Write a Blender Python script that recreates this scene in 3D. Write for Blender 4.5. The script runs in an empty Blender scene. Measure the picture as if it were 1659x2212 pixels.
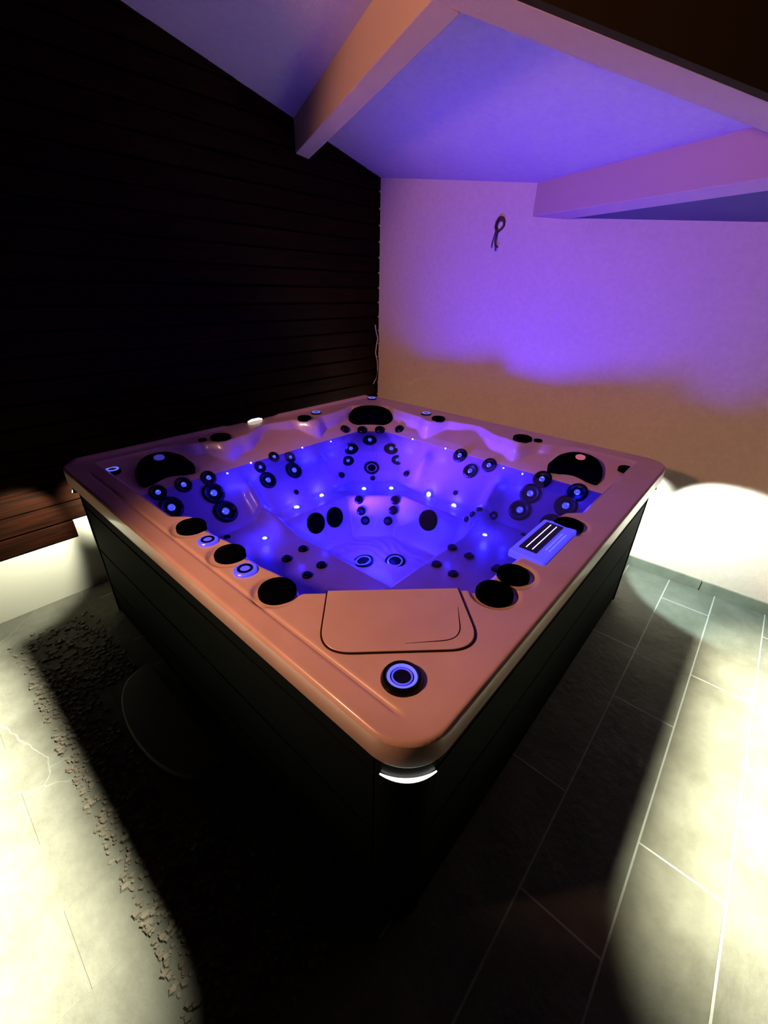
import numpy as np
import bpy, bmesh, math, random

from mathutils import Vector, Matrix, Quaternion

S = bpy.context.scene
COL = S.collection
RIM = .89                       # height of the tub's rim above the floor

# ------------------------------------------------------------ camera
R_ = Vector((.66338, -.74798, .02159)); U_ = Vector((.33561, .32319, .88482)); D_ = Vector((.6688, .57973, -.46543))
cam_data = bpy.data.cameras.new('camera'); cam = bpy.data.objects.new('camera', cam_data); COL.objects.link(cam)
cam.matrix_world = Matrix(((R_.x, U_.x, -D_.x, -.40609), (R_.y, U_.y, -D_.y, -.25874), (R_.z, U_.z, -D_.z, .78623 + RIM), (0, 0, 0, 1)))
cam_data.sensor_fit = 'HORIZONTAL'; cam_data.sensor_width = 36; cam_data.lens = 36 * 921.64 / 1659
cam_data.clip_start = .02
S.camera = cam

# ------------------------------------------------------------ world, exposure
world = bpy.data.worlds.new('world'); S.world = world; world.use_nodes = True
world.node_tree.nodes['Background'].inputs[0].default_value = (0, 0, 0, 1)
world.node_tree.nodes['Background'].inputs[1].default_value = 0
S.view_settings.view_transform = 'Standard'; S.view_settings.look = 'None'
S.view_settings.exposure = 0; S.view_settings.gamma = 1; S.view_settings.use_curve_mapping = False

# ------------------------------------------------------------ lights
def lamp(name, kind, loc, target, power, color, **kw):
    l = bpy.data.lights.new(name, kind); l.energy = power; l.color = color
    for k, v in kw.items(): setattr(l, k, v)
    o = bpy.data.objects.new(name, l); COL.objects.link(o)
    o.location = (loc[0], loc[1], loc[2] + RIM)
    if target is not None:
        d = Vector(target) - Vector(loc); o.rotation_euler = d.to_track_quat('-Z', 'Y').to_euler()
    return o
VIOLET = (.10, .042, 1.0); DEEP = (.022, .022, 1.0); WARM = (1.0, .52, .30); WHITE = (1.0, 1.0, .78); COOL = (.72, 1.0, .98)
# the pool light low in the foot well, aimed up at the plaster wall and the ceiling
lamp('pool_light', 'SPOT', (1.18, 1.44, -.44), (2.6, .95, .88), 430, VIOLET, spot_size=math.radians(98), spot_blend=1, shadow_soft_size=.12)
lamp('pool_glow', 'POINT', (1.15, 1.15, -.45), None, 22, DEEP, shadow_soft_size=.12)
# warm wall lamp of the room, left of the camera
lamp('wall_lamp_light', 'SPOT', (-1.05, 1.05, 1.30), (1.3, .52, .56), 160, WARM, spot_size=math.radians(84), spot_blend=.4, shadow_soft_size=.10)
# light strips under the rim, all tipped about 42 degrees downwards
def strip(name, p0, p1, out, power, spread=50, down=40, color=None):
    p0 = Vector(p0); p1 = Vector(p1); mid = (p0 + p1) / 2; a = math.radians(down)
    d = Vector((out[0] * math.cos(a), out[1] * math.cos(a), -math.sin(a)))
    o = lamp(name, 'AREA', mid, mid + d, power, color or WHITE, shape='RECTANGLE', size=(p1 - p0).length, size_y=.012, spread=math.radians(spread))
    x = (p1 - p0).normalized(); z = -d; y = z.cross(x)
    o.rotation_euler = Matrix((x, y, z)).transposed().to_euler()
    return o
strip('side_strip_light', (-.012, .45, -.10), (-.012, 2.17, -.10), (-1, 0), 80)
strip('side_strip_light', (.6, -.012, -.10), (2.17, -.012, -.10), (0, -1), 72)
strip('side_strip_light', (2.212, .1, -.10), (2.212, 2.1, -.10), (1, 0), 90, color=COOL)
strip('side_strip_light', (.1, 2.212, -.10), (2.1, 2.212, -.10), (0, 1), 60)
lamp('corner_spot_light', 'SPOT', (2.215, -.015, -.11), (2.61, -.42, -.70), 120, COOL, spot_size=math.radians(80), spot_blend=.25, shadow_soft_size=.02)
lamp('corner_spot_light', 'SPOT', (-.015, 2.215, -.11), (-.26, 2.47, -.46), 70, WHITE, spot_size=math.radians(72), spot_blend=.5, shadow_soft_size=.02)

# ------------------------------------------------------------ materials
def mat(name, color, rough=.5, metal=0, coat=0, emit=None, power=0, noise=None, bump=None, spec=.5):
    m = bpy.data.materials.new(name); m.use_nodes = True; n = m.node_tree.nodes; l = m.node_tree.links
    b = n['Principled BSDF']; b.inputs['Base Color'].default_value = (*color, 1); b.inputs['Roughness'].default_value = rough
    b.inputs['Metallic'].default_value = metal; b.inputs['Coat Weight'].default_value = coat; b.inputs['Coat Roughness'].default_value = .08
    b.inputs['Specular IOR Level'].default_value = spec
    if emit: b.inputs['Emission Color'].default_value = (*emit, 1); b.inputs['Emission Strength'].default_value = power
    tc = n.new('ShaderNodeTexCoord')
    if noise:                                  # (second colour, scale, contrast)
        t = n.new('ShaderNodeTexNoise'); t.inputs['Scale'].default_value = noise[1]; t.inputs['Detail'].default_value = 6
        r = n.new('ShaderNodeValToRGB'); r.color_ramp.elements[0].position = .5 - noise[2]; r.color_ramp.elements[1].position = .5 + noise[2]
        r.color_ramp.elements[0].color = (*color, 1); r.color_ramp.elements[1].color = (*noise[0], 1)
        l.new(tc.outputs['Object'], t.inputs['Vector']); l.new(t.outputs['Fac'], r.inputs['Fac']); l.new(r.outputs['Color'], b.inputs['Base Color'])
    if bump:                                   # (scale, strength, distance)
        t = n.new('ShaderNodeTexNoise'); t.inputs['Scale'].default_value = bump[0]; t.inputs['Detail'].default_value = 5
        u = n.new('ShaderNodeBump'); u.inputs['Strength'].default_value = bump[1]; u.inputs['Distance'].default_value = bump[2]
        l.new(tc.outputs['Object'], t.inputs['Vector']); l.new(t.outputs['Fac'], u.inputs['Height']); l.new(u.outputs['Normal'], b.inputs['Normal'])
    return m
M = dict(
    shell=mat('brown_acrylic', (.62, .37, .31), .33, coat=.3, noise=((.54, .31, .25), 7, .25), bump=(300, .12, .001)),
    plaster=mat('cream_plaster', (.64, .46, .38), .9, noise=((.58, .42, .34), 40, .2), bump=(260, .35, .003), spec=.2),
    ceiling=mat('painted_ceiling', (.48, .36, .36), .9, noise=((.43, .32, .32), 30, .3), bump=(120, .4, .004), spec=.2),
    soffit=mat('shaded_soffit', (.12, .09, .11), .9, spec=.1),
    beam=mat('painted_beam', (.46, .28, .24), .85, bump=(140, .35, .003), spec=.2),
    dark=mat('dark_ceiling', (.02, .01, .004), .9, spec=.1),
    skirt=mat('charcoal_skirt', (.0022, .003, .0026), .7, spec=.03, bump=(90, .3, .002)),
    plinth=mat('white_plinth', (.55, .54, .45), .85, bump=(200, .3, .002), spec=.2),
    black=mat('black_plastic', (.0012, .0012, .002), .3, spec=.22),
    rubber=mat('black_foam', (.001, .001, .0015), .85, spec=.0),
    seal=mat('dark_seal', (.02, .006, .004), .8, spec=.1),
    trim=mat('bright_trim', (.8, .8, .76), .35, metal=.6),
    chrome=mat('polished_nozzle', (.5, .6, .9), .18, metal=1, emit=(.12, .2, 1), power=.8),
    glow=mat('blue_light_lens', (.1, .1, .4), .3, emit=(.05, .045, 1), power=1.1),
    glowdim=mat('pale_blue_lens', (.1, .1, .3), .3, emit=(.16, .18, 1), power=.9),
    white=mat('white_light_lens', (.8, .8, .8), .3, emit=(.85, .95, 1), power=2.5),
    cornerlens=mat('corner_light_lens', (.8, .8, .8), .3, emit=(.95, 1, .88), power=1.6),
    baseboard=mat('stone_baseboard', (.2, .19, .14), .7, noise=((.12, .11, .08), 9, .2)),
    stone=mat('loose_stone', (.13, .11, .08), .8, noise=((.06, .045, .03), 14, .2)),
    step=mat('dark_step', (.02, .008, .005), .6),
    cable=mat('pale_cable', (.62, .45, .38), .6),
    socket=mat('socket_box', (.06, .015, .02), .7),
    wire=mat('dark_wire', (.02, .005, .015), .6),
)
def log_material():
    m = mat('dark_log', (.05, .016, .001), .8, spec=.04); n = m.node_tree.nodes; l = m.node_tree.links; b = n['Principled BSDF']
    tc = n.new('ShaderNodeTexCoord'); mp = n.new('ShaderNodeMapping'); mp.inputs['Scale'].default_value = (.8, 8, 9)
    t = n.new('ShaderNodeTexNoise'); t.inputs['Scale'].default_value = 3; t.inputs['Detail'].default_value = 8; t.inputs['Distortion'].default_value = 1.6
    r = n.new('ShaderNodeValToRGB'); r.color_ramp.elements[0].position = .38; r.color_ramp.elements[1].position = .66
    r.color_ramp.elements[0].color = (.003, .0008, .0001, 1); r.color_ramp.elements[1].color = (.011, .002, .0004, 1)
    l.new(tc.outputs['Object'], mp.inputs['Vector']); l.new(mp.outputs['Vector'], t.inputs['Vector']); l.new(t.outputs['Fac'], r.inputs['Fac']); l.new(r.outputs['Color'], b.inputs['Base Color'])
    return m
M['log'] = log_material()
def water_material():
    m = bpy.data.materials.new('clear_water'); m.use_nodes = True; n = m.node_tree.nodes; l = m.node_tree.links
    n.remove(n['Principled BSDF']); out = n['Material Output']
    tr = n.new('ShaderNodeBsdfTransparent'); tr.inputs[0].default_value = (.50, .47, 1, 1)
    gl = n.new('ShaderNodeBsdfGlossy'); gl.inputs['Roughness'].default_value = .04; gl.inputs['Color'].default_value = (.65, .65, .75, 1)
    fr = n.new('ShaderNodeFresnel'); fr.inputs['IOR'].default_value = 1.24
    mx = n.new('ShaderNodeMixShader'); tc = n.new('ShaderNodeTexCoord')
    t = n.new('ShaderNodeTexNoise'); t.inputs['Scale'].default_value = 5; bp = n.new('ShaderNodeBump'); bp.inputs['Strength'].default_value = .06; bp.inputs['Distance'].default_value = .02
    l.new(tc.outputs['Object'], t.inputs['Vector']); l.new(t.outputs['Fac'], bp.inputs['Height'])
    l.new(bp.outputs['Normal'], gl.inputs['Normal']); l.new(bp.outputs['Normal'], fr.inputs['Normal'])
    l.new(fr.outputs[0], mx.inputs[0]); l.new(tr.outputs[0], mx.inputs[1]); l.new(gl.outputs[0], mx.inputs[2]); l.new(mx.outputs[0], out.inputs[0])
    return m
M['water'] = water_material()
def floor_material():
    """stone planks .98 x .25 beside the right of the tub, irregular flagstones on the left"""
    m = mat('stone_floor', (.3, .3, .25), .8, spec=.08); n = m.node_tree.nodes; l = m.node_tree.links; b = n['Principled BSDF']
    tc = n.new('ShaderNodeTexCoord'); sep = n.new('ShaderNodeSeparateXYZ'); l.new(tc.outputs['Object'], sep.inputs[0])
    cl = n.new('ShaderNodeTexNoise'); cl.inputs['Scale'].default_value = 5; cl.inputs['Detail'].default_value = 9; cl.inputs['Roughness'].default_value = .62
    l.new(tc.outputs['Object'], cl.inputs['Vector'])
    rp = n.new('ShaderNodeValToRGB'); rp.color_ramp.elements[0].position = .36; rp.color_ramp.elements[1].position = .62
    rp.color_ramp.elements[0].color = (.072, .070, .055, 1); rp.color_ramp.elements[1].color = (.100, .098, .080, 1)
    l.new(cl.outputs['Fac'], rp.inputs['Fac'])
    mp = n.new('ShaderNodeMapping'); mp.inputs['Location'].default_value = (.2, .43 + 2.5, 0); l.new(tc.outputs['Object'], mp.inputs['Vector'])
    br = n.new('ShaderNodeTexBrick'); br.inputs['Scale'].default_value = 1; br.inputs['Brick Width'].default_value = .98; br.inputs['Row Height'].default_value = .25
    br.inputs['Mortar Size'].default_value = .004; br.offset = .4; br.inputs['Mortar Smooth'].default_value = .3
    br.inputs['Color1'].default_value = (.92, .92, .92, 1); br.inputs['Color2'].default_value = (1.08, 1.08, 1.02, 1); br.inputs['Mortar'].default_value = (1, 1, 1, 1)
    l.new(mp.outputs['Vector'], br.inputs['Vector'])
    mu = n.new('ShaderNodeMix'); mu.data_type = 'RGBA'; mu.blend_type = 'MULTIPLY'; mu.inputs[0].default_value = 1
    l.new(rp.outputs['Color'], mu.inputs[6]); l.new(br.outputs['Color'], mu.inputs[7])
    g = n.new('ShaderNodeMix'); g.data_type = 'RGBA'; g.inputs[7].default_value = (.22, .225, .20, 1)
    l.new(br.outputs['Fac'], g.inputs[0]); l.new(mu.outputs[2], g.inputs[6])
    # flagstones
    wn = n.new('ShaderNodeTexNoise'); wn.inputs['Scale'].default_value = 9; l.new(tc.outputs['Object'], wn.inputs['Vector'])
    ad = n.new('ShaderNodeMixRGB'); ad.blend_type = 'ADD'; ad.inputs[0].default_value = .06; l.new(tc.outputs['Object'], ad.inputs[1]); l.new(wn.outputs['Color'], ad.inputs[2])
    vo = n.new('ShaderNodeTexVoronoi'); vo.feature = 'DISTANCE_TO_EDGE'; vo.inputs['Scale'].default_value = 1.15; l.new(ad.outputs[0], vo.inputs['Vector'])
    lt = n.new('ShaderNodeMath'); lt.operation = 'LESS_THAN'; lt.inputs[1].default_value = .002; l.new(vo.outputs['Distance'], lt.inputs[0])
    fl = n.new('ShaderNodeMix'); fl.data_type = 'RGBA'; fl.inputs[7].default_value = (.125, .125, .107, 1); l.new(lt.outputs[0], fl.inputs[0]); l.new(rp.outputs['Color'], fl.inputs[6])
    left = n.new('ShaderNodeMath'); left.operation = 'LESS_THAN'; left.inputs[1].default_value = 0; l.new(sep.outputs['X'], left.inputs[0])
    fin = n.new('ShaderNodeMix'); fin.data_type = 'RGBA'; l.new(left.outputs[0], fin.inputs[0]); l.new(g.outputs[2], fin.inputs[6]); l.new(fl.outputs[2], fin.inputs[7])
    l.new(fin.outputs[2], b.inputs['Base Color'])
    n2 = n.new('ShaderNodeTexNoise'); n2.inputs['Scale'].default_value = 22; n2.inputs['Detail'].default_value = 8; l.new(tc.outputs['Object'], n2.inputs['Vector'])
    hm = n.new('ShaderNodeMath'); hm.operation = 'MULTIPLY_ADD'; hm.inputs[1].default_value = -.5; l.new(br.outputs['Fac'], hm.inputs[0]); l.new(n2.outputs['Fac'], hm.inputs[2])
    bp = n.new('ShaderNodeBump'); bp.inputs['Strength'].default_value = .45; bp.inputs['Distance'].default_value = .012; l.new(hm.outputs[0], bp.inputs['Height']); l.new(bp.outputs['Normal'], b.inputs['Normal'])
    return m
M['floor'] = floor_material()

# ------------------------------------------------------------ helpers (all shapes are given in metres, heights from the rim plane)
def mesh_obj(name, verts, faces, m, parent=None, smooth=False, lift=True, mats=None):
    me = bpy.data.meshes.new(name)
    if lift: verts = [(v[0], v[1], v[2] + RIM) for v in verts]
    me.from_pydata([tuple(map(float, v)) for v in verts], [], faces); me.materials.append(m)
    bm = bmesh.new(); bm.from_mesh(me); bmesh.ops.recalc_face_normals(bm, faces=bm.faces); bm.to_mesh(me); bm.free()
    if smooth: me.polygons.foreach_set('use_smooth', [True] * len(me.polygons))
    o = bpy.data.objects.new(name, me); COL.objects.link(o)
    if parent is not None: attach(o, parent)
    return o
def attach(o, parent):
    o.parent = parent
    if parent.parent is None: o.matrix_parent_inverse = Matrix.Translation(-Vector(parent.location))
def tag(o, label=None, cat=None, group=None, kind=None):
    for k, v in (('label', label), ('category', cat), ('group', group), ('kind', kind)):
        if v: o[k] = v
    return o
def empty(name, loc, label, cat):
    o = bpy.data.objects.new(name, None); COL.objects.link(o); o.location = loc; o.empty_display_size = .1
    return tag(o, label, cat)
class MB:
    def __init__(s): s.v = []; s.f = []
    def add(s, v, f):
        k = len(s.v); s.v += [tuple(a) for a in v]; s.f += [tuple(i + k for i in q) for q in f]; return s
    def box(s, x0, x1, y0, y1, z0, z1):
        v = [(x, y, z) for z in (z0, z1) for y in (y0, y1) for x in (x0, x1)]
        return s.add(v, [(0, 2, 3, 1), (4, 5, 7, 6), (0, 1, 5, 4), (2, 6, 7, 3), (0, 4, 6, 2), (1, 3, 7, 5)])
    def loft(s, rings, closed=True, cap0=False, cap1=False):
        n = len(rings[0]); v = [p for r in rings for p in r]; f = []
        for i in range(len(rings) - 1):
            for j in range(n if closed else n - 1):
                a = i * n + j; b = i * n + (j + 1) % n; f.append((a, b, b + n, a + n))
        if cap0: f.append(tuple(range(n))[::-1])
        if cap1: f.append(tuple(range((len(rings) - 1) * n, len(rings) * n)))
        return s.add(v, f)
    def tube(s, pts, r, n=8, cap=True):
        pts = [Vector(p) for p in pts]; rings = []; up = Vector((0, 0, 1))
        for i, p in enumerate(pts):
            t = (pts[min(i + 1, len(pts) - 1)] - pts[max(i - 1, 0)]).normalized()
            a = t.cross(up if abs(t.z) < .95 else Vector((1, 0, 0))).normalized(); b = t.cross(a)
            rr = r[i] if isinstance(r, (list, tuple)) else r
            rings.append([tuple(p + a * rr * math.cos(k * 2 * math.pi / n) + b * rr * math.sin(k * 2 * math.pi / n)) for k in range(n)])
        return s.loft(rings, True, cap, cap)
    def revolve(s, prof, n=28):
        rings = [[(r * math.cos(k * 2 * math.pi / n), r * math.sin(k * 2 * math.pi / n), z) for k in range(n)] for r, z in prof]
        return s.loft(rings, True, True, True) if prof[0][0] < .01 else s.loft(rings + rings[:1], True)
    def build(s, name, m, parent=None, smooth=False, lift=True): return mesh_obj(name, s.v, s.f, m, parent, smooth, lift)
def smooth_angle(o, deg=40):
    bm = bmesh.new(); bm.from_mesh(o.data)
    for f in bm.faces: f.smooth = True
    for e in bm.edges:
        if len(e.link_faces) == 2 and e.calc_face_angle(0) > math.radians(deg): e.smooth = False
    bm.to_mesh(o.data); bm.free(); return o
def prism(poly, top, bottom):
    """poly: plan points; top, bottom: functions of x, y giving heights"""
    b = MB(); b.loft([[(x, y, bottom(x, y)) for x, y in poly], [(x, y, top(x, y)) for x, y in poly]], True, True, True); return b

def sm(a, b, t):
    t = np.clip((t - a) / (b - a), 0, 1)
    return t * t * (3 - 2 * t)
def knots(t, xs, vs):
    xs = np.array(xs); vs = np.array(vs); t = np.clip(t, xs[0], xs[-1])
    i = np.clip(np.searchsorted(xs, t, side='right') - 1, 0, len(xs) - 2)
    u = (t - xs[i]) / (xs[i + 1] - xs[i]); u = u * u * (3 - 2 * u)
    return vs[i] * (1 - u) + vs[i + 1] * u
def smax(a, b, k=.012):
    h = np.clip(.5 + .5 * (a - b) / k, 0, 1)
    return b * (1 - h) + a * h + k * h * (1 - h) * .5
SIDE = 2.2; CORNER = .12
def edge_dist(x, y):
    """distance inwards from the rounded outline of the rim"""
    qx = np.abs(x - SIDE / 2) - (SIDE / 2 - CORNER); qy = np.abs(y - SIDE / 2) - (SIDE / 2 - CORNER)
    return -(np.hypot(np.maximum(qx, 0), np.maximum(qy, 0)) + np.minimum(np.maximum(qx, qy), 0) - CORNER)
KNOBS = [(.15, 1.15), (.15, .89), (.14, .62), (1.13, .14), (.69, .15), (.57, .15)]
FAR = ([0, .2, .45, .62, .74, .86, 1.1, 1.26, 1.38, 1.5, 2.2], [2.07, 2.09, 2.09, 2.02, 1.93, 1.96, 2.06, 2.03, 1.92, 1.97, 2.1])
def basin(x, y):
    """height of the moulded shell above the rim plane"""
    s = (x + y) / 2 ** .5
    z = np.full(np.shape(x), -.385)
    for a, b in ((x, y), (y, x)):
        steep = np.interp(knots(b, *FAR) - a, [0, .03, .06, .12], [0, -.04, -.2, -1])
        back = np.interp(2.10 - a, [0, .2, .25, .38, .46, .52], [0, -.1, -.13, -.28, -.36, -.6])
        z = smax(z, np.maximum(steep, -2)); z = smax(z, back)
        inner = .13 + .05 * sm(1.30, 1.22, b) * sm(.4, .5, b) + .008 * np.cos((b - .15) * 2 * np.pi / .26) * sm(1.3, 1.2, b)
        wide = sm(1.3, 1.5, b)
        near = np.interp(a - inner, [0, .02, .05, .11, .3], [0, -.02, -.15, -.5, -2]) * (1 - wide) + np.interp(a - inner, [0, .02, .07, .16, .3], [0, -.02, -.13, -.45, -2]) * wide
        z = smax(z, near)
    z = smax(z, np.interp(s - .52, [0, .02, .05, .12, .3], [0, -.02, -.15, -.5, -2]))
    z = smax(z, np.interp(s, [1.9, 2.05, 2.15, 2.2, 2.33, 2.45, 2.55, 2.66, 2.74], [-.9, -.385, -.36, -.31, -.22, -.16, -.12, -.05, 0]))
    for a, b in ((x, y), (y, x)):
        for c, w, t0 in ((.74, .045, 1.35), (1.27, .04, 1.6)):
            z = z + .07 * np.exp(-((a - c) / w) ** 2) * sm(t0, t0 + .2, b) * sm(-.14, -.3, z)
    g = np.maximum(np.maximum(np.maximum(.76 - x, .7 - y), np.maximum(x - 1.53, y - 1.53)), s - 1.99)
    z = z - .25 * sm(0, .12, -g)
    z = z + .005 * np.sin(x * 62 + 3 * np.sin(y * 19)) * np.sin(y * 23 + 2 * np.sin(x * 31)) * sm(.10, .14, -g) * sm(1.55, 1.62, s)
    z = np.minimum(z, 0)
    return z
def shell_height(x, y):
    z = basin(x, y)
    z = z - .007 * np.exp(-((x - .07) / .0045) ** 2) * sm(.08, .12, y) * sm(1.98, 1.9, y)
    bead = np.exp(-((y - 2.155) / .022) ** 2) * (sm(.95, .85, x) + sm(1.2, 1.28, x)) * sm(.03, .08, x) * sm(2.17, 2.1, x)
    z = z + .018 * bead
    for kx, ky in KNOBS:
        z = z - .010 * sm(.08, .062, np.hypot(x - kx, y - ky)) * sm(-.1, -.02, z)
    d = np.clip(.011 - edge_dist(x, y), 0, .011)
    return z - (.011 - np.sqrt(np.maximum(.011 ** 2 - d ** 2, 0)))

# ------------------------------------------------------------ the room
WX, WY, FZ = 2.61, 2.474, -.89
tag(MB().box(-3.2, WX + .15, -3.2, WY + .15, FZ - .1, FZ).build('floor', M['floor']), kind='structure')
tag(MB().box(WX, WX + .15, -3.2, WY + .15, FZ, 2.6).build('wall_right', M['plaster']), kind='structure')
# stone baseboard with joints
b = MB()
for y0, y1 in ((-1.2, -.345), (-.339, .65), (.656, 1.62), (1.626, WY)): b.box(WX - .014, WX, y0, y1, FZ, FZ + .072)
tag(b.build('baseboard_right', M['baseboard']), kind='structure')
# white plinth under the dark log cladding; it steps up behind the tub's left corner
b = MB(); b.box(-3.2, .03, WY, WY + .15, FZ, -.54).box(.03, WX, WY, WY + .15, FZ, -.43)
tag(b.build('wall_left', M['plinth']), kind='structure')
def cladding():
    b = MB(); z = -.54; k = 0
    while z < 2.6:
        h = .11; x0 = -3.2 if z + h / 2 > -.43 else -3.2; x1 = WX if z > -.45 else .03
        pr = [(WY + .1, z), (WY + .012, z), (WY + .012, z + .006), (WY - .003, z + .010), (WY - .004, z + h * .5), (WY - .003, z + h - .006), (WY + .012, z + h), (WY + .1, z + h)]
        b.loft([[(x, y, zz) for y, zz in pr] for x in (x0, x1)], True, True, True); z += h; k += 1
    return b
tag(cladding().build('trim_1', M['log']), kind='structure')
ceil_z = lambda x, y: 1.774 - .212 * x + .124 * y
# hip line of the near diagonal beam
HX, HY = 1.02, .56; HD = Vector((.68, -.73)).normalized()
hip = lambda t: (HX + HD.x * t, HY + HD.y * t)
t0 = (WY - HY) / HD.y; t1 = (WX - HX) / HD.x
poly = [(WX, WY), (-.76, WY), hip(0), hip(t1)]
tag(prism(poly, lambda x, y: ceil_z(x, y) + .05, ceil_z).build('ceiling', M['ceiling']), kind='structure')
# soffit to the right of the last beam, its shade put into the darker colour
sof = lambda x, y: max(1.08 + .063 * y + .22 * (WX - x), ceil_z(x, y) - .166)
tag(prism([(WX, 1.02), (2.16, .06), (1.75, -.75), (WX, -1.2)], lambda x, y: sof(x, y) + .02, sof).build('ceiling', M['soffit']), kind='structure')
# dark ceiling over the near part of the room
tag(MB().box(-3.2, WX, -3.2, WY, 2.6, 2.65).build('ceiling', M['dark']), kind='structure')
bot = lambda x, y: ceil_z(x, y) - .17
def beam(p, q, w, side, label, top=.04, z=None):
    p = Vector(p); q = Vector(q); d = (q - p).normalized(); n = Vector((-d.y, d.x)) * side * w
    o = prism([tuple(p), tuple(q), tuple(q + n), tuple(p + n)], lambda x, y: ceil_z(x, y) + top, bot).build('ceiling_beam', M['beam'])
    bv = o.modifiers.new('bevel', 'BEVEL'); bv.width = .004; bv.segments = 2
    return tag(o, label, 'beam')
beam((1.802, WY), (.95, .78), .085, 1, 'painted roof beam that ends at the dark log wall')
beam((2.61, 1.19), (1.62, -.80), .10, 1, 'painted roof beam that runs into the plaster wall beside the wired socket')
beam(hip(-1.6), hip(2.2), .12, 1, 'wide diagonal roof beam at top right, crossing in front of the others', top=.1)
# board added over the diagonal beam's near side, shade put into its dark colour
n_ = Vector((HD.y, -HD.x)) * .03
pa = Vector(hip(-2.6)); pb = Vector(hip(2.4))
tag(prism([tuple(pa), tuple(pb), tuple(pb + n_), tuple(pa + n_)], lambda x, y: 2.6, lambda x, y: bot(x, y) + .001).build('trim_2', M['dark']), kind='structure')

# pale cable hanging beside the corner, wired socket box on the plaster wall
o = MB().tube([(2.548, WY - .02, .50), (2.556, WY - .02, .46), (2.58, WY - .022, .39), (2.566, WY - .02, .33), (2.556, WY - .02, .27), (2.578, WY - .022, .2), (2.585, WY - .02, .13), (2.57, WY - .02, .05), (2.53, WY - .02, .005)], .0045).build('cable', M['cable'], smooth=True)
tag(o, 'thin pale cable hanging down the dark log wall in the room corner', 'cable')
sk = empty('socket_box', (WX, 1.405, 1.17 + RIM), 'open socket box with loose dangling wires on the violet plaster wall', 'socket box')
out = [(.0, .047), (.022, .040), (.036, .018), (.036, -.010), (.020, -.030), (-.004, -.044), (-.026, -.040), (-.036, -.012), (-.030, .018), (-.016, .038)]
b = MB(); b.loft([[(WX - e, 1.405 - a * s, 1.17 + c * s) for a, c in out] for e, s in ((0, 1), (.012, 1), (.016, .93), (.016, .72), (.004, .66))], True, False, True)
b.build('box', M['socket'], sk)
b = MB(); b.loft([[(WX - e, 1.398 - a * s, 1.163 + c * s) for a, c in out] for e, s in ((.003, .5), (.010, .48))], True, False, True)
b.build('cover', M['cable'], sk)
for pts, r in (([(-.01, .0, -.03), (-.02, .01, -.055), (-.02, .014, -.09), (-.02, .010, -.115), (-.02, -.008, -.13)], .0055), ([(-.02, .012, -.10), (-.02, .008, -.13), (-.02, .002, -.15)], .004), ([(-.01, .022, -.035), (-.014, .028, -.06), (-.014, .038, -.10), (-.014, .040, -.13)], .003)):
    MB().tube([(WX + x, 1.405 + y, 1.17 + z) for x, y, z in pts], r, 6).build('wire', M['wire'], sk, smooth=True)

# ------------------------------------------------------------ hot tub
tub = empty('hot_tub', (1.1, 1.1, 0), 'large square brown acrylic hot tub lit blue inside, with charcoal skirt', 'hot tub')
def outline(inset, n=10, r=None):
    r = CORNER - inset if r is None else r; a = inset; c = SIDE - inset; p = []
    for cx, cy, s in ((c - r, c - r, 0), (a + r, c - r, 90), (a + r, a + r, 180), (c - r, a + r, 270)):
        for k in range(n + 1):
            t = math.radians(s + 90 * k / n); p.append((cx + r * math.cos(t), cy + r * math.sin(t)))
    return p
def make_shell():
    n = 441; g = np.linspace(0, SIDE, n); X, Y = np.meshgrid(g, g, indexing='ij')
    e = edge_dist(X, Y); outm = e < 0
    # pull outside points onto the rounded corner
    c = SIDE / 2; qx = X - c; qy = Y - c; lim = SIDE / 2 - CORNER
    ax = np.abs(qx) - lim; ay = np.abs(qy) - lim; L = np.hypot(np.maximum(ax, 0), np.maximum(ay, 0)); k = np.where(outm, CORNER / np.maximum(L, 1e-6), 1)
    X2 = np.where(outm, c + np.sign(qx) * (lim + ax * k), X); Y2 = np.where(outm, c + np.sign(qy) * (lim + ay * k), Y)
    Z = shell_height(X2, Y2)
    idx = np.arange(n * n).reshape(n, n)
    f = np.stack([idx[:-1, :-1], idx[1:, :-1], idx[1:, 1:], idx[:-1, 1:]], -1)
    allout = outm[:-1, :-1] & outm[1:, :-1] & outm[1:, 1:] & outm[:-1, 1:]
    f = f[~allout].reshape(-1, 4); V = np.stack([X2, Y2, Z + RIM], -1).reshape(-1, 3)
    used = np.unique(f); remap = -np.ones(n * n, int); remap[used] = np.arange(len(used)); f = remap[f]; V = V[used]
    me = bpy.data.meshes.new('shell'); me.vertices.add(len(V)); me.vertices.foreach_set('co', V.ravel().astype(np.float32))
    me.loops.add(f.size); me.loops.foreach_set('vertex_index', f.ravel().astype(np.int32))
    me.polygons.add(len(f)); me.polygons.foreach_set('loop_start', np.arange(0, f.size, 4, dtype=np.int32)); me.polygons.foreach_set('loop_total', np.full(len(f), 4, np.int32))
    me.update(); me.validate(); me.materials.append(M['shell']); me.polygons.foreach_set('use_smooth', [True] * len(me.polygons))
    o = bpy.data.objects.new('shell', me); COL.objects.link(o); attach(o, tub); return o
make_shell()
b = MB(); b.loft([[(x, y, z) for x, y in outline(i, 14)] for i, z in ((0, -.0105), (-.0005, -.02), (0, -.075), (.004, -.084), (.012, -.088), (.05, -.088))])
smooth_angle(b.build('rim_side', M['shell'], tub), 50)
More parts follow.
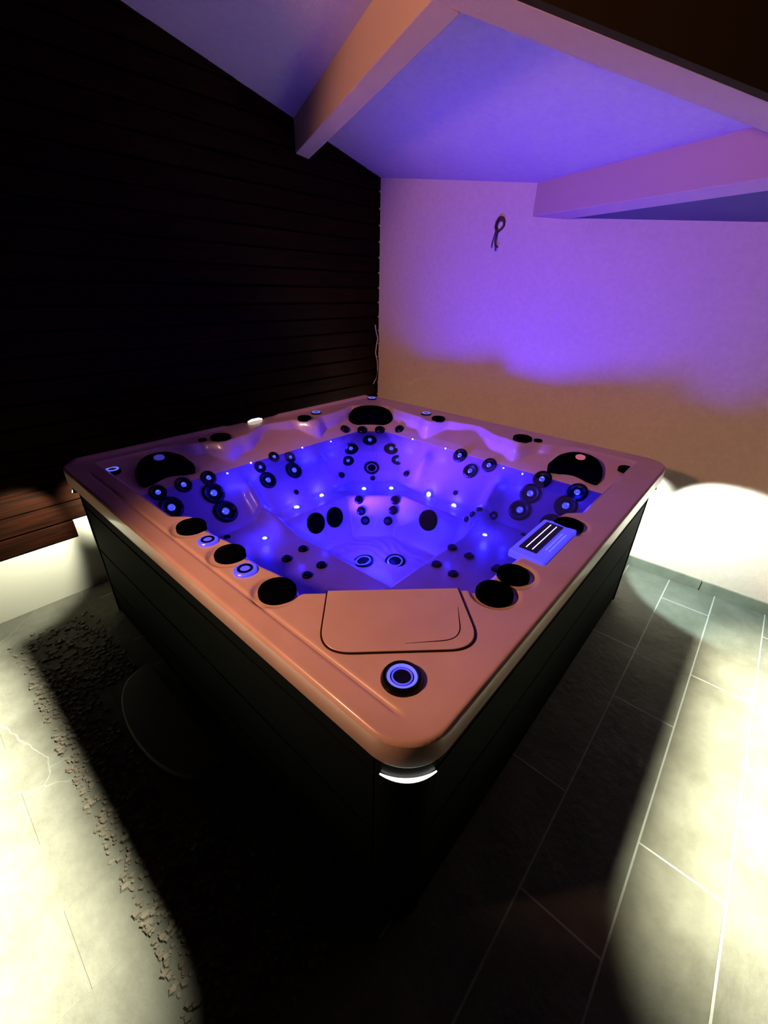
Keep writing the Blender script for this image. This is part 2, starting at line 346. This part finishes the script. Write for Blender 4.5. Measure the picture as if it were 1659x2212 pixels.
# thin bright trim under the rim
b = MB(); b.loft([[(x, y, z) for x, y in outline(i, 14)] for i, z in ((.03, -.094), (.018, -.094), (.018, -.099), (.03, -.099))] )
b.build('skirt_trim', M['trim'], tub)
def skirt_profile():
    p = [(.032, -.088)]
    for z in (-.20, -.45, -.68):
        p += [(.032, z + .006), (.040, z + .002), (.040, z - .002), (.032, z - .006)]
    return p + [(.034, -.862), (.05, -.866)]
def panel(a0, a1, f):
    b = MB(); pr = skirt_profile() + [(.07, -.866), (.07, -.088)]
    b.loft([[f(t, i, z) for i, z in pr] for t in (a0, a1)], True, True, True); return b
for f in (lambda t, i, z: (i, t, z), lambda t, i, z: (t, i, z), lambda t, i, z: (SIDE - i, t, z), lambda t, i, z: (t, SIDE - i, z)):
    panel(.135, SIDE - .135, f).build('skirt_panel', M['skirt'], tub)
for cx, cy, s in ((SIDE - .12, SIDE - .12, 0), (.12, SIDE - .12, 90), (.12, .12, 180), (SIDE - .12, .12, 270)):
    an = [math.radians(s - 4 + 98 * k / 12) for k in range(13)]
    b = MB(); b.loft([[(cx + r * math.cos(t), cy + r * math.sin(t), z) for t in an] + [(cx + (r - .03) * math.cos(t), cy + (r - .03) * math.sin(t), z) for t in an[::-1]] for r, z in ((.092, -.088), (.092, -.862))], True, True, True)
    smooth_angle(b.build('corner_post', M['skirt'], tub), 50)
    # corner light: a curved lens held in a black bezel just below the rim
    an = [math.radians(s + 13 + 64 * k / 14) for k in range(15)]
    rr = [.0018 + .0030 * math.sin(math.pi * k / 14) for k in range(15)]
    arc = lambda r, z: [(cx + r * math.cos(t), cy + r * math.sin(t), z) for t in an]
    hz = smooth_angle(MB().loft([[(p[0], p[1], p[2]), (q[0], q[1], q[2]), (u[0], u[1], u[2]), (w[0], w[1], w[2])] for p, q, u, w in zip(arc(.085, -.089), arc(.110, -.089), arc(.112, -.132), arc(.085, -.136))], True, True, True).build('corner_light', M['black'], tub), 50)
    MB().tube([(x, y, z) for x, y, z in arc(.1155, -.128)], rr, 8).build('lens', M['cornerlens'], hz, smooth=True)
b = MB(); b.loft([[(x, y, z) for x, y in outline(.09, 8)] for z in (-.866, FZ)], True, True, True); b.build('base', M['skirt'], tub)
# small upright light fixture on the far-left rim
wl = MB().box(1.02, 1.155, 2.165, 2.195, -.01, .008).build('edge_light', M['black'], tub)
MB().tube([(1.035, 2.16, .006), (1.06, 2.158, .012), (1.115, 2.158, .012), (1.14, 2.16, .006)], [.004, .008, .008, .004], 10).build('lens', M['cornerlens'], wl, smooth=True)

def surf(x, y):
    e = .006; h = lambda a, c: float(shell_height(np.array(a), np.array(c)))
    z = h(x, y); n = Vector((-(h(x + e, y) - h(x - e, y)) / (2 * e), -(h(x, y + e) - h(x, y - e)) / (2 * e), 1)).normalized()
    return Vector((x, y, z + RIM)), n
def instance(src, parts, x, y, r, flatten=1.0, lift=0.0, tilt=None):
    """a copy of a unit-size part and of its sub-parts standing on the shell at x, y"""
    p, n = surf(x, y)
    if tilt is not None: n = Vector(tilt).normalized()
    o = src.copy(); COL.objects.link(o); o.parent = tub; o.matrix_parent_inverse = Matrix.Translation(-Vector(tub.location))
    o.location = p + n * lift; o.rotation_mode = 'QUATERNION'; o.rotation_quaternion = n.to_track_quat('Z', 'Y'); o.scale = (r, r, r * flatten)
    for c in parts:
        k = c.copy(); COL.objects.link(k); k.parent = o; k.matrix_parent_inverse = Matrix.Identity(4)
    return o
def unit(name, prof, m, n=28):
    return smooth_angle(MB().revolve(prof, n).build(name, m, None, False, lift=False), 35)
def family(name, prof, m, subs, places, **kw):
    src = unit(name, prof, m); kids = [unit(*s) for s in subs]
    for q in places: instance(src, kids, *q, **kw)
    for o in [src] + kids: bpy.data.objects.remove(o)
JET = [(0, -.15), (1.0, -.12), (1.04, .04), (.96, .13), (.80, .16), (.66, .06), (.58, .04), (0, .04)]
NOZ = [(0, .03), (.30, .03), (.30, .16), (.22, .22), (.12, .18), (.10, .10), (0, .10)]
SML = [(0, -.3), (1.0, -.2), (1.0, .2), (.9, .42), (.66, .58), (.45, .6), (.4, .45), (0, .45)]
BIG = [(0.55, 1.782, 0.058), (0.322, 1.78, 0.058), (0.561, 1.705, 0.063), (1.073, 1.768, 0.052), (0.88, 1.764, 0.05), (1.788, 0.948, 0.047), (1.773, 0.547, 0.058), (1.769, 0.345, 0.059), (1.7, 0.56, 0.061), (1.687, 0.374, 0.058)]
MID = [(0.299, 1.842, 0.041), (0.429, 1.842, 0.042), (0.565, 1.84, 0.041), (0.875, 1.822, 0.035), (0.992, 1.845, 0.034), (1.095, 1.824, 0.035), (1.838, 1.062, 0.046), (1.833, 0.851, 0.045), (1.838, 0.522, 0.050), (1.828, 0.321, 0.051), (1.712, 1.726, 0.048), (1.565, 1.767, 0.05), (1.763, 1.569, 0.05), (1.49, 1.719, 0.039), (1.731, 1.485, 0.039)]
LITTLE = [(1.624, 1.886, 0.033), (1.744, 1.832, 0.036), (1.835, 1.743, 0.036), (1.893, 1.607, 0.033), (1.387, 1.676, 0.022), (1.687, 1.365, 0.022), (1.325, 1.456, 0.028), (1.317, 1.428, 0.028), (1.322, 1.396, 0.029), (1.487, 1.292, 0.029), (1.462, 1.284, 0.029), (1.424, 1.292, 0.029), (1.574, 0.744, 0.02), (1.523, 0.757, 0.019), (1.516, 0.784, 0.018), (1.638, 0.682, 0.024), (1.212, 0.427, 0.029), (.36, 1.12, .028)]
PADS = [(0.694, 1.225, 0.026), (0.585, 1.213, 0.026), (0.664, 1.051, 0.026), (0.567, 1.038, 0.025), (1.223, 0.686, 0.026), (1.216, 0.582, 0.026), (1.045, 0.658, 0.026), (1.035, 0.556, 0.025)]
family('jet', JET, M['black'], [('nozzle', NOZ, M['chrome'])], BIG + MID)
family('jet', SML, M['black'], [], LITTLE)
family('jet', SML, M['black'], [], PADS)
family('speaker_jet', [(0, -.1), (1.0, -.1), (1.0, .05), (.9, .14), (.72, .10), (.66, -.02), (0, -.05)], M['black'], [('grille', [(0, -.06), (.55, -.06), (.5, .05), (0, .08)], M['rubber'])], [(1.57, 1.574, 0.052)])
family('drain_port', [(0, -.2), (1, -.1), (.9, .25), (.5, .35), (0, .35)], M['seal'], [], [(1.605, 0.48, 0.015), (0.498, 1.605, 0.018), (1.011, 1.677, 0.017), (1.532, 1.529, 0.018), (1.679, 0.971, 0.017)])
family('suction_cover', [(0, -.1), (1, -.08), (1, .08), (.9, .2), (.5, .3), (0, .32)], M['rubber'], [], [(1.14, 1.482, 0.063), (0.996, 1.487, 0.063), (1.487, 1.026, 0.064)])
family('drain', [(0, -.05), (1, -.05), (1, .12), (.85, .2), (.78, .1), (.6, .1), (.5, .2), (0, .22)], M['black'], [('grille', [(.62, .0), (.76, .0), (.76, .14), (.62, .14)], M['chrome'])], [(1.087, 1.186, 0.06), (1.214, 1.051, 0.06)])
SEAT_LIGHTS = [(1.169, 1.63, 0.016), (0.96, 1.615, 0.017), (1.637, 1.139, 0.017), (1.632, 0.946, 0.018), (1.423, 1.505, 0.015), (1.552, 1.381, 0.015), (0.624, 1.453, 0.013), (1.455, 0.63, 0.013)]
family('seat_light', [(0, -.1), (2.0, -.1), (2.0, .05), (1.7, .14), (1.3, .14), (1.2, .05), (0, .05)], M['glow'], [('lens', [(0, 0), (1, 0), (.8, .35), (0, .5)], M['white'])], SEAT_LIGHTS)
for x, y, r in SEAT_LIGHTS:
    p, n = surf(x, y); lamp('seat_lamp', 'POINT', (x, y, p.z - RIM + .07), None, 1.6, DEEP, shadow_soft_size=.02)
WATERLINE = [(0.834, 1.848, 0.006), (0.674, 1.836, 0.006), (1.211, 1.848, 0.006), (1.446, 1.838, 0.006), (1.85, 1.453, 0.006), (1.85, 1.182, 0.006), (1.838, 0.76, 0.006), (1.837, 0.639, 0.006), (1.80, 0.20, 0.006)]
family('waterline_light', [(0, -.3), (1.8, -.3), (1.6, .1), (0, .1)], M['glow'], [('lens', [(0, 0), (1, 0), (.8, .5), (0, .7)], M['white'])], WATERLINE)
for x, y, r in WATERLINE:
    p, n = surf(x, y); q = p + n * .12; lamp('waterline_lamp', 'POINT', (q.x, q.y, -.155), None, .8, DEEP, shadow_soft_size=.02)
# caps and lit rings on the rim
UP = (0, 0, 1)
CAP = [(0, -.3), (.92, -.3), (1.0, -.2), (1.0, .2), (.93, .32), (.8, .37), (0, .38)]
family('valve_cap', CAP, M['rubber'], [], [(.152, 1.155, .052), (.152, .893, .05), (.142, .62, .055), (1.135, .142, .053), (.692, .15, .05), (.567, .148, .055)], tilt=UP, lift=.002)
family('valve_cap', [(0, -.3), (1.0, -.2), (1.0, .2), (.9, .28), (0, .3)], M['rubber'], [], [(.75, 1.995, .055), (1.35, 1.985, .045), (1.99, 1.35, .045), (1.99, .74, .055), (2.02, .16, .042), (.66, 2.03, .022), (2.03, .66, .024)], tilt=UP, lift=.004)
RING = [(0, -.3), (1.0, -.3), (1.0, .1), (.9, .2), (0, .2)]
family('rim_light', RING, M['glow'], [('bezel', [(.42, .19), (.68, .19), (.66, .26), (.44, .26)], M['black'])], [(.14, 1.012, .034), (.132, .77, .036)], tilt=UP, lift=.002)
family('rim_light', RING, M['black'], [('ring', [(.52, .19), (.82, .19), (.80, .27), (.54, .27)], M['glowdim'])], [(.18, 2.02, .036), (1.5, 2.04, .036), (2.04, 1.49, .036), (2.10, 2.07, .036)], tilt=UP, lift=.002)
family('rim_light', [(0, -.3), (1.08, -.3), (1.04, .06), (.94, .22), (.80, .26), (.74, .14), (0, .1)], M['black'], [('ring', [(.58, .1), (.76, .12), (.73, .22), (.60, .18)], M['glowdim']), ('ring', [(.44, .1), (.53, .1), (.52, .18), (.45, .18)], M['glow'])], [(.142, .150, .047)], tilt=UP, lift=.002)

# pillows
def pillow(cx, cy, along, width, depth, bend, z0, label_emblem=True):
    """kidney-shaped foam cushion lying on the sloping shell; along = unit vector of its long axis, bend > 0 hollows the water side"""
    a = Vector(along).normalized(); up = Vector((cx - 1.1, cy - 1.1))
    v = Vector((-a.y, a.x));
    if v.dot(up) < 0: v = -v
    N = 40; pts = []
    for k in range(N):
        t = 2 * math.pi * k / N; u = math.copysign(abs(math.cos(t)) ** .8, math.cos(t)); w = math.copysign(abs(math.sin(t)) ** .75, math.sin(t))
        pts.append((u * width / 2, w * depth / 2 + (bend * (1 - u * u) if w < 0 else bend * .45 * (1 - u * u))))
    b = MB(); rings = []
    h = lambda x, y: float(shell_height(np.array(x), np.array(y)))
    top = lambda x, y: max(h(x, y), z0)
    for s, lift in ((1.0, -.012), (1.03, .006), (1.0, .020), (.92, .030), (.75, .036), (.5, .039), (.2, .040)):
        ring = []
        for px, py in pts:
            q = Vector((cx, cy)) + a * (px * s) + v * ((py - bend * .6) * s + bend * .6); ring.append((q.x, q.y, max(h(q.x, q.y), z0) + lift * 1.5))
        rings.append(ring)
    b.loft(rings, True, True, True); o = b.build('pillow', M['rubber'], tub, smooth=True)
    if label_emblem:
        e = MB(); q = Vector((cx, cy)) + v * (bend * .6 + .01); c0 = [(math.cos(2 * math.pi * k / 24) * .026, math.sin(2 * math.pi * k / 24) * .017) for k in range(24)]
        e.loft([[((q + a * x * s + v * y * s).x, (q + a * x * s + v * y * s).y, top((q + a * x * s + v * y * s).x, (q + a * x * s + v * y * s).y) + l) for x, y in c0] for s, l in ((1, .05), (1, .0635), (.8, .065), (.7, .0635))], True, False, True)
        e.build('emblem', M['emblem_red'] if cx > 1.5 else M['emblem_blue'], o, smooth=True)
M['emblem_red'] = mat('pink_emblem', (.8, .35, .35), .35, emit=(.8, .2, .25), power=.25)
M['emblem_blue'] = mat('blue_emblem', (.2, .2, .6), .35, emit=(.06, .05, .5), power=.5)
pillow(.385, 1.905, (1, 0), .275, .16, .075, -.09)
pillow(1.905, .385, (0, 1), .275, .16, .075, -.09)
pillow(1.85, 1.85, (1, -1), .31, .13, .03, -.11, False)

# filter lid with its rounded seal, and the control panel
def path_round(pts, r, n=6):
    out = []
    for i, p in enumerate(pts):
        if i in (0, len(pts) - 1): out.append(Vector(p)); continue
        p0 = Vector(pts[i - 1]); p1 = Vector(p); p2 = Vector(pts[i + 1]); a = p1 + (p0 - p1).normalized() * r; c = p1 + (p2 - p1).normalized() * r
        for k in range(n + 1):
            t = k / n; out.append(a * (1 - t) ** 2 + p1 * 2 * t * (1 - t) + c * t * t)
    return out
lid_pts = path_round([(.236, .512), (.062, .355), (.115, .31), (.205, .205), (.325, .098), (.385, .07), (.506, .242)], .05)
lid_pts = path_round([(.236, .508), (.060, .345), (.345, .060), (.508, .236)], .085, 12)
poly = [tuple(p) for p in lid_pts]
b = MB(); c0 = Vector((.28, .28))
b.loft([[(*(c0 + (Vector(p) - c0) * s), z) for p in poly] for s, z in ((1, -.004), (1, .003), (.985, .0055))], True, True, True)
lid = b.build('filter_lid', M['shell'], tub)
MB().tube([(p.x, p.y, .0015) for p in lid_pts], .0032, 6).build('seal', M['seal'], lid, smooth=True)
inner = path_round([(.455, .205), (.335, .115), (.19, .245)], .05, 8)
MB().tube([(p.x, p.y, .0045) for p in inner], [.0008] + [.0022] * (len(inner) - 2) + [.0006], 6).build('groove', M['seal'], lid, smooth=True)

cp = MB().box(.800, 1.10, .098, .225, -.02, .010)
ctl = cp.build('control_panel', M['glow'], tub); bv = ctl.modifiers.new('bevel', 'BEVEL'); bv.width = .008; bv.segments = 3
MB().box(.838, 1.075, .142, .205, .008, .0135).build('display', M['black'], ctl)
for y in (.162, .184): MB().box(.85, 1.06, y - .0011, y + .0011, .0125, .0145).build('display_line', M['white'], ctl)
for y in (.115, .128): MB().box(.88, 1.03, y - .002, y + .002, .009, .0115).build('button_row', M['glowdim'], ctl)

# water
w = MB(); w.loft([[(x, y, z) for x, y in outline(.13, 8, .1)] for z in (-.132, -.1318)][:1] + [[(x, y, -.132) for x, y in outline(.14, 8, .1)]], True, False, True)
tag(w.build('water', M['water']), 'clear water filling the hot tub, glowing deep blue', 'water', kind='stuff')

# ------------------------------------------------------------ low step and loose stones beside the tub
st = MB(); pr = []
for k in range(25):
    t = math.pi * (k / 24); pr.append((-.03 - .20 * math.sin(t) ** .7, 1.2 - .36 * math.cos(t)))
st.loft([[(-.03 + (x + .03) * s, 1.2 + (y - 1.2) * s, z) for x, y in pr] for s, z in ((1, FZ), (1, FZ + .035), (.97, FZ + .042))], True, False, True)
o = st.build('floor_step', M['step']); tag(o, 'low dark rounded step on the floor against the left side of the tub', 'step')
random.seed(4); st = MB()
for k in range(2600):
    x = -.45 + .38 * random.random(); y = random.uniform(.15, 2.25)
    if y > 1.9 and random.random() < .6: continue
    if x > -.25 and .8 < y < 1.6: continue
    r = random.uniform(.005, .016); n = random.choice((4, 5, 6)); a0 = random.random() * 6; sx = random.uniform(.6, 1.5); hh = r * random.uniform(.3, .6)
    base = [(x + r * sx * math.cos(a0 + i * 6.283 / n) * random.uniform(.8, 1.1), y + r * math.sin(a0 + i * 6.283 / n) * random.uniform(.8, 1.1), FZ) for i in range(n)]
    top = [(x + (p[0] - x) * .65, y + (p[1] - y) * .65, FZ + hh * random.uniform(.7, 1.2)) for p in base]
    st.loft([base, top], True, False, True)
tag(st.build('pebbles', M['stone']), 'rough stone chips strewn along the floor left of the tub', 'pebbles', kind='stuff')
